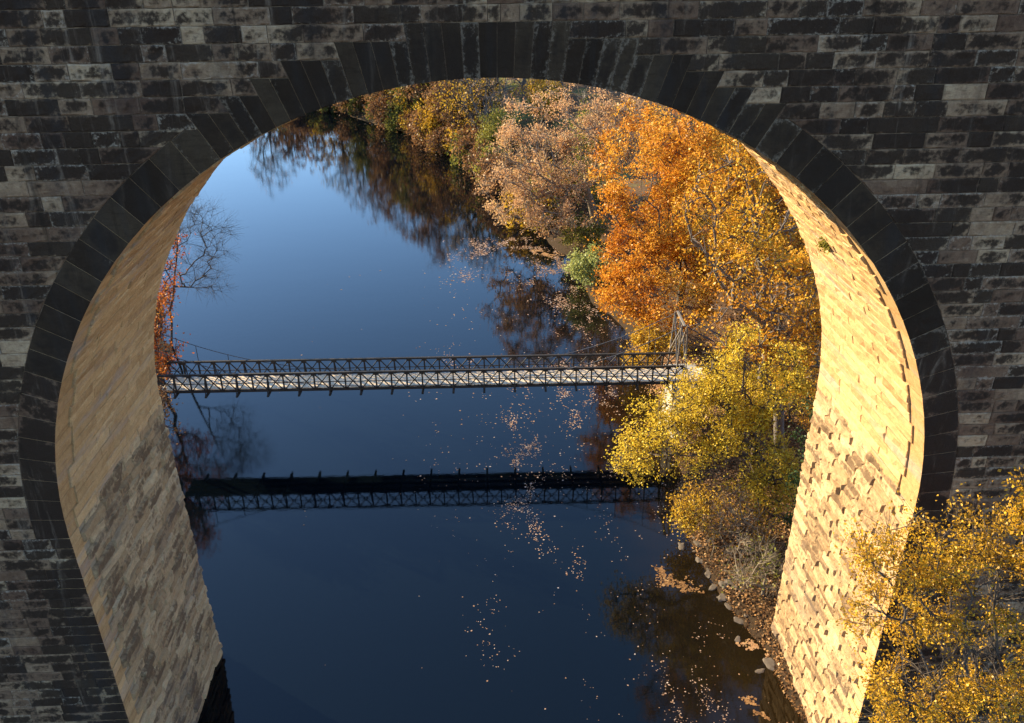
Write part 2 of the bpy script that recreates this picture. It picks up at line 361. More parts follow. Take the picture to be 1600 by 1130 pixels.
def soffit(o, n_front=0):
    o.data.materials.append(MAT['barrel'])
    for q in o.data.polygons:
        if abs(q.normal.y) < 0.35 and q.area > 0.01: q.material_index = 1
class StoneSet:
    def __init__(s): s.items = []
    def add(s, c4, geo, rnd, corner=False):
        pr = project(np.array(c4)); c = pr.mean(0)
        a = abs(sum(pr[i][0]*pr[(i+1) % 4][1]-pr[(i+1) % 4][0]*pr[i][1] for i in range(4)))/2
        vis = -15 < c[0] < 1615 and -10 < c[1] < 1140
        s.items.append((a if vis else 0.0, c4, geo, rnd, corner))
    def build(s, name, mat, parent, limit=300):
        s.items.sort(key=lambda q: -q[0]); rest = []
        for k, (a, c4, (v, f, e), r, cn) in enumerate(s.items):
            if (a > 0 and k < limit) or cn:
                o = mesh_obj(name, v, f, mat, parent, loc=np.mean(np.array(c4), 0), edge=e, rnd=r)
                if cn: soffit(o, 4*max(1, (len(f)-8)//6))
            else: rest.append((v, f, e, r))
        if rest:
            V, Fc, E_, Rr = [], [], [], []
            for v, f, e, r in rest:
                o = len(V); V += v; Fc += [tuple(i+o for i in q) for q in f]; E_ += e; Rr += [r]*len(v)
            tag(mesh_obj(name + '_rest', V, Fc, mat, parent, edge=E_, rnd_pp=np.array(Rr)), kind='stuff')

viaduct = tag(empty('viaduct', (0, 0, 0)), 'tall soot-blackened stone viaduct with one great round arch over the river', 'viaduct')
YB = 0.016                                        # the mortar core lies this far behind the stone faces
def core(name, y0, y1, r, x_out, z_top, mat):
    pts = [(-x_out, -3.0), (-x_out, z_top), (x_out, z_top), (x_out, -3.0), (r-BAT*(ZC+3), -3.0), (r, ZC)]
    pts += [(r*math.cos(a), ZC+r*math.sin(a)) for a in np.linspace(0, math.pi, 97)[1:-1]]
    pts += [(-r, ZC), (-(r-BAT*(ZC+3)), -3.0)]
    bm = bmesh.new(); vv = [bm.verts.new((x, y0, z)) for x, z in pts]; f = bm.faces.new(vv)
    ex = bmesh.ops.extrude_face_region(bm, geom=[f])
    for q in ex['geom']:
        if isinstance(q, bmesh.types.BMVert): q.co.y = y1
    bmesh.ops.triangulate(bm, faces=[q for q in bm.faces if len(q.verts) > 4])
    bmesh.ops.recalc_face_normals(bm, faces=bm.faces)
    me = bpy.data.meshes.new(name); bm.to_mesh(me); bm.free(); me.materials.append(mat)
    o = bpy.data.objects.new(name, me); COL.objects.link(o); o.parent = viaduct; ABS[o.name] = (0, 0, 0)
    return o
wall = core('wall', YB, TH-0.02, R+0.06, 26.0, 28.0, MAT['mortar'])
coping = mesh_obj('coping', *box(-26.2, 26.2, -0.25, TH+0.2, 28.0, 28.35), MAT['wall'], viaduct, edge=[0.0]*8, rnd=(0.5, 0.4, 0.5))

Z_STEP = [25.42 - CH*k for k in range(7)]        # 25.42 ... 23.26
A_STEP = [82.2, 75.5, 70.1, 66.6, 63.05, 59.4]   # joint angle that ends the ring under each step
def ring_edge(z0, z1):
    """outer x of the arch ring at the lower and upper edge of the course z0..z1 (None above the ring)"""
    zm = (z0+z1)/2
    if zm > Z_STEP[0]: return None
    for k in range(6):
        if Z_STEP[k+1] < zm < Z_STEP[k]:
            ta = math.tan(rad(A_STEP[k])); return (z0-ZC)/ta, (z1-ZC)/ta
    if zm >= ZC:
        q = [math.sqrt(max(RO**2-(max(z, ZC)-ZC)**2, 0)) for z in (z0, z1)]; return q[0], q[1]
    return R-BAT*(ZC-z0), R-BAT*(ZC-z1)
S = StoneSet()
zl = [25.42 + CH*2 - CH*k for k in range(0, 76)]
for k in range(len(zl)-1):
    z1, z0 = zl[k], zl[k+1]
    if z0 < -0.6: break
    re = ring_edge(z0, z1); zmid = (z0+z1)/2
    for side in (-1, 1):
        if re is None: a0 = a1 = 0.0
        else: a0, a1 = re
        x = rng.uniform(-0.9, 0) if re is None and side == 1 else 0.0
        cur0, cur1 = a0, a1
        if re is None and side == 1: pass
        first = zmid < ZC
        while min(cur0, cur1) < 19.0:
            ln = rng.choice([0.45, 0.6, 0.8, 1.0, 1.25, 1.5], p=[.12, .2, .24, .22, .15, .07])*rng.uniform(0.88, 1.12)
            nxt = max(cur0, cur1) + ln
            if re is None and cur0 == 0.0: nxt = ln*0.6
            q = [(cur0, z0), (nxt, z0), (nxt, z1), (cur1, z1)]
            if side == 1: c4 = [(q[0][0], 0, z0), (q[1][0], 0, z0), (q[2][0], 0, z1), (q[3][0], 0, z1)]
            else: c4 = [(-q[1][0], 0, z0), (-q[0][0], 0, z0), (-q[3][0], 0, z1), (-q[2][0], 0, z1)]
            pc = project(np.mean(np.array(c4), 0)[None])[0]
            if -260 < pc[0] < 1860 and -160 < pc[1] < 1420:
                zz = (z0+z1)/2; xm = abs(np.mean([c[0] for c in c4]))
                g = rng.rand()
                if zz > 22.0: g = 0.15 + 0.85*g
                if zz < 14: g *= 0.75
                if zz < ZC and xm < 13.4: g = 0.62+0.38*rng.rand()
                geo = stone_geo(c4, (0, -1, 0), (0.55 if k % 2 else 0.95) if first else 0.09, 0.022, max(5, int(ln/0.10)), 4, 0.008, 0.03, rng.uniform(0, 40), 6.0, 0.03, 0.022)
                S.add(c4, geo, (rng.rand(), g, rng.rand()*(0.6 if first else 1.0)), first)
            cur0 = cur1 = nxt; first = False
S.build('stone', MAT['wall'], wall, 270)

# arch ring: voussoirs, stepped over the crown, smooth below, quoins down the pier corners
rb_pts = [(math.cos(a), math.sin(a)) for a in np.linspace(0, math.pi, 121)]
vr = []
for (c, s_) in rb_pts:
    for r_ in (R+0.03, RO-0.02):
        for y in (0.012, 0.5): vr.append((r_*c, y, ZC+r_*s_))
fr = []
for k in range(120):
    a = 4*k; b = a+4
    fr += [(a, b, b+2, a+2), (a+1, a+3, b+3, b+1), (a, a+1, b+1, b), (a+2, b+2, b+3, a+3)]
ring = mesh_obj('arch_ring', vr, fr, MAT['dark_mortar'], viaduct)
vous = []                                        # (a0, a1, top z or None)
def seg(a0, a1, n, top):
    e = np.linspace(a0, a1, n+1); return [(e[i], e[i+1], top) for i in range(n)]
half = seg(82.2, 75.5, 4, Z_STEP[1]) + seg(75.5, 70.1, 3, Z_STEP[2]) + seg(70.1, 66.6, 2, Z_STEP[3]) + seg(66.6, 63.05, 2, Z_STEP[4]) + seg(63.05, 59.4, 2, Z_STEP[5]) + seg(59.4, -0.81, 20, None)
vous = seg(97.8, 82.2, 9, Z_STEP[0]) + half + [(180-a0, 180-a1, tp) for a0, a1, tp in half]
DEP = {}
for k, (a0, a1, top) in enumerate(vous):
    lo, hi = min(a0, a1), max(a0, a1)
    if top is not None and (abs(lo-90) < 31):
        pass
    def outer(a):
        if top is None: rr = RO
        else: rr = (top-ZC)/math.sin(rad(a))
        return (rr*math.cos(rad(a)), 0, ZC+rr*math.sin(rad(a)))
    def inner(a): return (R*math.cos(rad(a)), 0, ZC+R*math.sin(rad(a)))
    c4 = [inner(hi), inner(lo), outer(lo), outer(hi)]
    # depth of the block alternates where its soffit is toothed into the barrel
    mid_a = (lo+hi)/2; key = (1 if mid_a < 90 else -1, int((59.4-min(mid_a, 180-mid_a))/3.0105) if top is None else -1-k)
    dep = DEP.setdefault(key, rng.choice([0.5, 0.62, 0.8, 1.0]))
    v, f, e = stone_geo(c4, (0, -1, 0), dep, 0.014, 3, 5, 0.007, 0.022, rng.uniform(0, 40), 5.0, 0.03, 0.012)
    low = top is None and min(mid_a, 180-mid_a) < 24
    soffit(mesh_obj('voussoir', v, f, MAT['wall' if low else 'ring'], ring, loc=np.mean(np.array(c4), 0), edge=e, rnd=(rng.rand()*(0.3 if low else 1), 0.7+0.3*rng.rand() if low else rng.rand(), rng.rand()*(0.5 if low else 1))))
# barrel of the arch: long smooth courses running through the thickness
nb = 30; vb = []
ab = np.concatenate([np.linspace(0, math.pi, 121)])
for a in ab:
    for r_ in (R+0.03, R+0.4):
        for y in (1.0, TH-0.01): vb.append((r_*math.cos(a), y, ZC+r_*math.sin(a)))
barrel = mesh_obj('barrel', vb, fr, MAT['tan_mortar'], viaduct)
SB = StoneSet()
DA = 60.2/40
for side in (-1, 1):
    for k in range(46):
        a0, a1 = k*DA-0.8, (k+1)*DA-0.8
        am_ = (k+0.5)*DA-0.8; y = DEP.get((side, int((59.4-am_)/3.0105)), 0.5) if am_ < 59.4 else 0.5
        while y < TH-0.02:
            ln = rng.uniform(1.0, 2.4); y2 = y+ln
            if y2 > TH-0.5: y2 = TH
            rr = R-0.045 + rng.uniform(-0.008, 0.008); 
            def P(a, yy): return (side*rr*math.cos(rad(a)), yy, ZC+rr*math.sin(rad(a)))
            am = rad((a0+a1)/2); n = (-side*math.cos(am), 0, -math.sin(am))
            c4 = [P(a0, y), P(a0, y2), P(a1, y2), P(a1, y)] if side == -1 else [P(a0, y2), P(a0, y), P(a1, y), P(a1, y2)]
            geo = stone_geo(c4, n, 0.10, 0.018, 7, 3, 0.007, 0.055, rng.uniform(0, 40), 4.0, 0.03, 0.02)
            SB.add(c4, geo, (rng.rand(), rng.rand()*0.9, rng.rand()))
            y = y2
SB.build('barrel_stone', MAT['barrel'], barrel, 300)

# piers below the springing: rock-faced courses
for side in (-1, 1):
    xi = lambda z: side*(R-BAT*(ZC-z))
    vv = []
    for z in (-2.0, ZC):
        for dx in (0.05, 0.6):
            for y in (0.6, TH-0.01): vv.append((xi(z)+side*dx, y, z))
    pier = mesh_obj('pier', vv, [(0, 1, 5, 4), (2, 6, 7, 3), (0, 2, 3, 1), (4, 5, 7, 6), (0, 4, 6, 2), (1, 3, 7, 5)], MAT['tan_mortar'], viaduct)
    SP = StoneSet(); z1 = ZC-0.004; k = 0
    while z1 > -0.8:
        z0 = z1 - CH*rng.uniform(0.88, 1.12)
        y = 0.55 if k % 2 else 0.95
        while y < TH-0.02:
            ln = rng.uniform(0.6, 1.5); y2 = y+ln
            if y2 > TH-0.4: y2 = TH
            c4 = [(xi(z0), y, z0), (xi(z0), y2, z0), (xi(z1), y2, z1), (xi(z1), y, z1)]
            if side == 1: c4 = [c4[1], c4[0], c4[3], c4[2]]
            geo = stone_geo(c4, (-side, 0, 0), 0.15, rng.uniform(0.04, 0.15), 8, 5, 0.014, 0.05, rng.uniform(0, 40), 2.6, 0.035, 0.022)
            SP.add(c4, geo, (rng.rand(), rng.rand(), rng.rand()))
            y = y2
        z1 = z0; k += 1
    SP.build('pier_stone', MAT['pier'], pier, 300)

# ------------------------------------------------------------------ footbridge
FB = tag(empty('footbridge', (-3.9, 24.9, 3.6)), 'narrow steel truss suspension footbridge crossing the river behind the arch', 'footbridge')
XL, XR, YN, YF, ZB, ZT = -19.0, 11.2, 24.05, 25.75, 3.6, 4.72
def ybend(x): return -0.022*(x+4)/1.0
NP = 34; xs = np.linspace(XL, XR, NP+1); PW = xs[1]-xs[0]
fbl = Vector((-3.9, 24.9, 3.6)); TILT = -0.018
def bpart(name, parts, mat, parent, at=None):
    v, f = join(parts) if isinstance(parts, list) else parts
    return mesh_obj(name, v, f, mat, parent, loc=at)
boards = []; x = XL; r2 = random.Random(5)
while x < XR+1.5:
    w = 0.235; dz = r2.uniform(-0.008, 0.008)
    boards.append(box(x, x+w-0.014, YN+0.06+r2.uniform(-.02, .02), YF-0.06+r2.uniform(-.02, .02), ZB+0.10+dz, ZB+0.15+dz)); x += w
bpart('deck', boards, MAT['deck'], FB)
for yy in (YN+0.28, (YN+YF)/2, YF-0.28):
    bpart('stringer', box(XL, XR+1.4, yy-0.05, yy+0.05, ZB-0.06, ZB+0.095), MAT['steel'], FB)
for ty, s in ((YN, -1), (YF, 1)):
    tr = bpart('truss', [box(XL, XR, ty-0.05, ty+0.05, ZB-0.02, ZB+0.08)], MAT['steel'], FB)
    bpart('top_chord', [box(XL, XR, ty-0.065, ty+0.065, ZT-0.05, ZT+0.05)], MAT['steel'], tr)
    bpart('mid_rail', [box(XL, XR, ty-0.018, ty+0.018, ZB+0.52, ZB+0.56)], MAT['steel'], tr)
    for k, xx in enumerate(xs):
        bpart('post', box(xx-0.04, xx+0.04, ty-0.04, ty+0.04, ZB+0.08, ZT-0.05), MAT['steel'], tr, at=(xx, ty, ZB+0.6))
        bpart('gusset_plate', box(xx-0.15, xx+0.15, ty-0.056, ty-0.044, ZT-0.17, ZT-0.052), MAT['steel'], tr, at=(xx, ty, ZT-0.11))
        if k < NP:
            x2 = xs[k+1]
            bpart('diagonal', bar((xx+0.05, ty+0.028, ZB+0.09), (x2-0.05, ty+0.028, ZT-0.06), 0.05, 0.055), MAT['steel'], tr, at=((xx+x2)/2, ty, ZB+0.6))
            bpart('diagonal', bar((xx+0.05, ty-0.024, ZT-0.06), (x2-0.05, ty-0.024, ZB+0.09), 0.05, 0.055), MAT['steel'], tr, at=((xx+x2)/2, ty, ZB+0.6))
for k in range(1, NP, 2):
    xx = xs[k]
    fbm = bpart('floor_beam', [box(xx-0.06, xx+0.06, YN-0.44, YF+0.44, ZB-0.16, ZB-0.065)], MAT['steel'], FB, at=(xx, 24.9, ZB-0.1))
    for ty, s in ((YN, -1), (YF, 1)):
        bpart('bracket', [bar((xx, ty+s*0.42, ZB-0.07), (xx, ty+s*0.08, ZT-0.2), 0.05, 0.05, (1, 0, 0))], MAT['steel'], fbm, at=(xx, ty, ZB+0.3))
# cables and hangers
XT0, XT1, ZTOP = -20.6, 11.0, 7.35
def cz(x):
    m = (XT0+XT1)/2; u = (x-m)/((XT1-XT0)/2); return 3.85 + (ZTOP-3.85)*abs(u)**2.6
for ty in (YN-0.12, YF+0.12):
    cxs = np.linspace(XT0, XT1, 41)
    cb = bpart('cable', [bar((cxs[i], ty, cz(cxs[i])), (cxs[i+1], ty, cz(cxs[i+1])), 0.032, 0.032) for i in range(40)], MAT['cable'], FB)
    bpart('backstay', [bar((XT1, ty, ZTOP), (XT1+9, ty, 2.0), 0.055, 0.055)], MAT['cable'], FB)
    for k in range(0, NP+1, 2):
        if cz(xs[k]) > ZT+0.12:
            bpart('hanger', [bar((xs[k], ty, ZT), (xs[k], ty, cz(xs[k])), 0.03, 0.03, (1, 0, 0))], MAT['cable'], cb, at=(xs[k], ty, ZT))
# lattice towers at both ends
for xt in (XT1, XT0):
    tw = bpart('tower', [box(xt-0.06, xt+0.06, YN-0.2, YF+0.2, ZTOP-0.05, ZTOP+0.03)], MAT['tower'], FB)
    legs = {}
    for sy, yb, ytp in ((-1, YN-0.42, YN-0.12), (1, YF+0.42, YF+0.12)):
        for sx in (-0.42, 0.42):
            a = (xt+sx, yb, 1.2); b = (xt+sx*0.35, ytp, ZTOP); legs[(sy, sx)] = (a, b)
            bpart('leg', bar(a, b, 0.07, 0.07, (1, 0, 0)), MAT['tower'], tw)
    def lp(key, tq): 
        a, b = legs[key]; return tuple(a[i]+(b[i]-a[i])*tq for i in range(3))
    for sy in (-1, 1):
        for q in range(4):
            t0, t1 = q/4, (q+1)/4
            bpart('lacing_bar', bar(lp((sy, -0.42), t0), lp((sy, 0.42), t1), 0.02, 0.05, (0, 1, 0)), MAT['tower'], tw)
            bpart('lacing_bar', bar(lp((sy, 0.42), t0), lp((sy, -0.42), t1), 0.02, 0.05, (0, 1, 0)), MAT['tower'], tw)
    for sx in (-0.42, 0.42):
        for t0, t1 in ((0.60, 0.98),):
            bpart('cross_brace', bar(lp((-1, sx), t0), lp((1, sx), t1), 0.05, 0.07, (1, 0, 0)), MAT['tower'], tw)
            bpart('cross_brace', bar(lp((1, sx), t0), lp((-1, sx), t1), 0.05, 0.07, (1, 0, 0)), MAT['tower'], tw)
FBR = Matrix.Translation(fbl) @ Matrix.Rotation(TILT, 4, 'Z')
FB.matrix_world = FBR
# stone abutment under the right-hand tower
def rough_block(name, x0, x1, y0, y1, z0, z1, mat, parent, seed):
    bm = bmesh.new(); bmesh.ops.create_cube(bm, size=1.0)
    bmesh.ops.scale(bm, vec=(x1-x0, y1-y0, z1-z0), verts=bm.verts); bmesh.ops.translate(bm, vec=((x0+x1)/2, (y0+y1)/2, (z0+z1)/2), verts=bm.verts)
    bmesh.ops.bevel(bm, geom=list(bm.edges), offset=0.03, segments=1, affect='EDGES')
    v = [tuple(q.co) for q in bm.verts]; f = [tuple(w.index for w in q.verts) for q in bm.faces]; bm.free()
    return mesh_obj(name, v, f, mat, parent, loc=((x0+x1)/2, (y0+y1)/2, (z0+z1)/2))
ab_ = tag(empty('bridge_abutment', (11.3, 24.9, 0)), 'pale grey stone abutment block under the right end of the footbridge', 'abutment')
for j in range(7):
    zz = -0.6+j*0.58; n = 3
    for i in range(3):
        w = 3.4/3; off = 0.0 if j % 2 else 0.2
        rough_block('stone', 10.75, 12.6, 23.2+i*w+0.012, 23.2+(i+1)*w-0.012, zz+0.012, zz+0.568, MAT['abutment'], ab_, j*3+i)

# ------------------------------------------------------------------ trees
def tube_mesh(A, B, RA, RB_, k=5):
    A = np.asarray(A, float); B = np.asarray(B, float); d = B-A; ln = np.linalg.norm(d, axis=1, keepdims=True)+1e-9; d = d/ln
    ref = np.where(np.abs(d[:, 2:3]) > 0.9, np.array([[1.0, 0, 0]]), np.array([[0, 0, 1.0]]))
    s = np.cross(d, ref); s /= np.linalg.norm(s, axis=1, keepdims=True); u = np.cross(s, d)
    ang = np.arange(k)*2*math.pi/k
    ringv = np.cos(ang)[None, :, None]*s[:, None, :] + np.sin(ang)[None, :, None]*u[:, None, :]
    VA = A[:, None, :] + ringv*np.asarray(RA)[:, None, None]; VB = B[:, None, :] + ringv*np.asarray(RB_)[:, None, None]
    V = np.concatenate([VA, VB], 1).reshape(-1, 3); n = len(A); base = (np.arange(n)*2*k)[:, None]
    i = np.arange(k)[None, :]; j = (i+1) % k
    Fq = np.stack([base+i, base+j, base+k+j, base+k+i], -1).reshape(-1, 4)
    return V, Fq
def leaf_mesh(P, size, rs, clump, flat=0.0, aspect=0.62):
    n = len(P); nrm = rs.normal(size=(n, 3)); nrm[:, 2] += flat; nrm /= np.linalg.norm(nrm, axis=1, keepdims=True)
    a = np.cross(nrm, rs.normal(size=(n, 3))); a /= np.linalg.norm(a, axis=1, keepdims=True)+1e-9; b = np.cross(nrm, a)
    s = (size*rs.uniform(0.6, 1.3, n))[:, None]
    fold = nrm*s*0.16
    V = np.stack([P - a*s*0.5, P + b*s*0.5*aspect + fold - a*s*0.06, P + a*s*0.5, P - b*s*0.5*aspect + fold - a*s*0.06], 1).reshape(-1, 3)
    Fq = np.arange(4*n).reshape(n, 4)
    rr = np.repeat(np.stack([rs.rand(n), clump, rs.rand(n)], -1), 4, axis=0)
    return V, Fq, rr

def grow(base, blobs, n_cl, seed, trunk_top=None, wob=0.12, shell=0.5, r_tip=0.011, sub=3, up=0.0, twigs=4, twig_len=0.6, twist=0.25):
    """skeleton: trunk, limbs that reach for cluster points in the crown volume, twigs round each of them"""
    rs = np.random.RandomState(seed); base = np.array(base, float)
    w = np.array([b[1][0]*b[1][1]*b[1][2] for b in blobs])**0.8; w /= w.sum()
    cs = []
    for _ in range(n_cl):
        c, r = blobs[rs.choice(len(blobs), p=w)][:2]
        d = rs.normal(size=3); d /= np.linalg.norm(d); q = rs.rand()**(1/3*(1-shell) + 0.001) if rs.rand() < 0.75 else rs.rand()
        q *= 1 + 0.22*(vnoise((d*1.7+seed)[None], 1.0)[0]-0.5)*2
        cs.append(np.array(c) + d*np.array(r)*q)
    cs = np.array(cs); cs[:, 2] = np.maximum(cs[:, 2], base[2]+0.5)
    if trunk_top is None:
        m = cs.mean(0); trunk_top = base*0.25 + m*0.75; trunk_top[2] = base[2] + (cs[:, 2].max()-base[2])*0.72
    trunk_top = np.array(trunk_top, float)
    nodes = [base]; par = [-1]; nseg = 9
    L = np.linalg.norm(trunk_top-base)
    for i in range(1, nseg+1):
        f = i/nseg; p = base + (trunk_top-base)*f + np.array([rs.normal(), rs.normal(), 0])*wob*L*0.12*math.sin(f*math.pi*0.9)
        nodes.append(p); par.append(i-1)
    is_trunk = [True]*len(nodes)
    order = np.argsort(np.linalg.norm(cs - trunk_top*0.5 - base*0.5, axis=1)); tips = []
    for ci in order:
        c = cs[ci]; N = np.array(nodes); dv = c - N; dist = np.linalg.norm(dv, axis=1)
        cost = dist + 0.9*np.maximum(0, N[:, 2]-c[2]+0.25*dist) ; cost[:max(1, nseg//4)] += 3
        PD = N - N[np.maximum(np.array(par), 0)]; PD /= np.linalg.norm(PD, axis=1, keepdims=True)+1e-9
        cost = cost + 0.55*dist*(1-(PD*dv).sum(1)/(dist+1e-9))
        k = int(np.argmin(cost)); st = N[k]
        m = max(2, min(sub+1, int(dist[k]/0.5)+1)); prev = k
        side = rs.normal(size=3)*dist[k]*twist*0.3
        for j in range(1, m+1):
            f = j/m; p = st + (c-st)*f + side*math.sin(f*math.pi) + np.array([0, 0, 1])*up*dist[k]*math.sin(f*math.pi)
            nodes.append(p); par.append(prev); is_trunk.append(False); prev = len(nodes)-1
        tips.append(prev)
    dirs = []
    for tnode in list(tips):
        d0 = nodes[tnode]-nodes[par[tnode]]; d0 = d0/(np.linalg.norm(d0)+1e-9)
        for _ in range(twigs):
            d = d0*0.8 + rs.normal(size=3)*0.6; d /= np.linalg.norm(d)
            nodes.append(nodes[tnode] + d*twig_len*rs.uniform(0.5, 1.2)); par.append(tnode); is_trunk.append(False)
    N = np.array(nodes); pa = np.array(par); cnt = np.zeros(len(N)); child = np.zeros(len(N), int)
    for i in range(len(N)-1, 0, -1):
        if child[i] == 0: cnt[i] = 1
        cnt[pa[i]] += cnt[i]; child[pa[i]] += 1
    rr = r_tip*np.maximum(cnt, 1)**0.43
    rr[0] *= 1.25
    return N, pa, rr, np.array(is_trunk), cs, np.array(tips), rs

def build_tree(name, label, cat, base, blobs, n_cl, leaf, n_leaf, leaf_size, bark_, seed, group=None, sigma=0.6, twigs=4, twig_len=0.6, droop=0.0, r_tip=0.011, gap=0.36, **kw):
    base = (base[0], base[1], gz(base[0], base[1])-0.05) if len(base) == 2 else base
    N, pa, rr, it, cs, tips, rs = grow(base, blobs, n_cl, seed, r_tip=r_tip, twigs=twigs, twig_len=twig_len, **kw)
    root = tag(empty(name, base), label, cat, group)
    idx = np.arange(1, len(N)); tk = idx[it[1:]]; bk = idx[~it[1:]]
    v, f = tube_mesh(N[pa[tk]], N[tk], rr[pa[tk]], rr[tk], 9)
    mesh_obj('trunk' , v, f, BARK[bark_], root, loc=base, smooth=True)
    pr = np.minimum(rr[pa[bk]], rr[bk]*1.6)
    v, f = tube_mesh(N[pa[bk]], N[bk], pr, rr[bk], 5 if len(bk) < 4000 else 4)
    mesh_obj('branches', v, f, BARK[bark_], root, loc=base, smooth=True)
    if n_leaf > 0:
        tw = np.arange(len(N))[len(N)-len(tips)*twigs:] if twigs else tips
        k = rs.choice(len(tw), n_leaf); tt = tw[k]; f_ = rs.uniform(0.0, 1.15, n_leaf)[:, None]
        P = N[pa[tt]] + (N[tt]-N[pa[tt]])*f_ + rs.normal(size=(n_leaf, 3))*sigma*np.array([1, 1, 0.8])
        P[:, 2] -= droop*np.abs(rs.normal(size=n_leaf))
        P[:, 2] = np.maximum(P[:, 2], 0.15)
        gs = 1.6/max(0.5, sum(b[1][0] for b in blobs)/len(blobs))**0.6
        ok = vnoise(P + seed*1.3, gs) + 0.35*(vnoise(P + seed*2.1, gs*2.5)-0.5) > gap
        P, k = P[ok], k[ok]
        cl = rs.rand(len(cs))[(k//max(twigs, 1)) % len(cs)]
        big = vnoise(P + seed, 0.35); cl = np.clip(0.35*cl + 1.3*(big-0.5) + 0.32, 0, 1)
        V, Fq, R3 = leaf_mesh(P, leaf_size, rs, cl)
        mesh_obj('crown', V, Fq, LEAF[leaf], root, loc=base, rnd_pp=R3)
    return root

# right bank, from far to near
build_tree('tan_tree', 'spreading pinkish-tan tree with showing branches left of the orange trees', 'tree', (11.0, 60.0),
    [((8.0, 60.5, 9.6), (6.8, 5.5, 4.9)), ((3.6, 58.5, 5.6), (4.0, 3.6, 3.4)), ((12.5, 61.5, 11.0), (3.8, 4, 4.2)), ((7, 56, 4.2), (4.0, 2.5, 2.6))], 380, 'tan', 42000, 0.20, 'tan', 11, sigma=0.30, gap=0.46, twigs=6, twig_len=0.9, r_tip=0.013, shell=0.6)
build_tree('yellow_green_tree', 'slender yellow-green tree showing through the tan tree', 'tree', (13.0, 66.0),
    [((11.5, 65.5, 7.5), (2.6, 2.5, 5.0))], 90, 'olive', 9000, 0.2, 'dark', 12, sigma=0.35, twigs=4, twig_len=0.8)
build_tree('orange_tree', 'broad bright orange tree filling the bank above the footbridge tower', 'tree', (15.0, 41.0),
    [((13.5, 39.5, 11.2), (5.6, 5.5, 5.2)), ((17.5, 39, 9.0), (5.5, 5.0, 5.5)), ((10.0, 37.5, 5.4), (3.4, 3.2, 2.7)), ((13.0, 35.5, 4.4), (4.2, 3.0, 2.5))], 380, 'orange', 100000, 0.19, 'dark', 21, sigma=0.34, gap=0.44, twigs=5, twig_len=0.9, shell=0.6)
build_tree('orange_tree', 'taller orange tree behind, against the right inner curve of the arch', 'tree', (22.0, 47.0),
    [((20.5, 46, 12.0), (5.5, 5, 6.0)), ((16.5, 47, 14.5), (4.5, 4, 3.8)), ((22, 43, 8), (5, 4, 5))], 260, 'orange', 56000, 0.21, 'dark', 22, sigma=0.36, gap=0.43, twigs=5, twig_len=0.9)
build_tree('amber_tree', 'tall leaning amber tree with long bare trunk close behind the right pier', 'tree', (15.8, 19.0),
    [((12.0, 18.2, 15.5), (2.8, 2.6, 3.0)), ((13.3, 18, 11.0), (3.0, 2.6, 2.6)), ((15.5, 18.6, 13.0), (2.8, 2.5, 3.2)), ((15.6, 17.5, 8.5), (2.2, 2, 2.2))], 170, 'amber', 19000, 0.17, 'grey', 23, gap=0.44, trunk_top=(11.7, 18.1, 17.6), sigma=0.34, twigs=5, twig_len=0.7, r_tip=0.015)
build_tree('yellow_tree', 'bushy yellow tree arching over the water below the footbridge tower', 'tree', (13.6, 15.0),
    [((12.1, 15.5, 8.4), (2.5, 2.2, 2.4)), ((9.3, 15.0, 6.4), (2.5, 2.0, 1.9)), ((7.2, 14.6, 4.9), (1.5, 1.5, 1.2)), ((11.6, 14.0, 5.6), (2.0, 1.8, 2.0)), ((12.8, 13.0, 4.6), (1.2, 1.5, 1.6))], 260, 'yellow', 40000, 0.125, 'dark', 31, trunk_top=(11.8, 15.2, 8.0), sigma=0.26, twigs=5, twig_len=0.55, droop=0.15)
build_tree('ivy_tree', 'dark ivy-clad stem hard against the back edge of the right pier', 'tree', (14.3, 10.6),
    [((13.35, 10.2, 7.5), (0.5, 0.5, 3.6)), ((13.5, 10.4, 4.0), (0.6, 0.6, 2.2))], 50, 'ivy', 5000, 0.13, 'dark', 33, trunk_top=(13.3, 10.2, 10.0), sigma=0.18, twigs=3, twig_len=0.3)
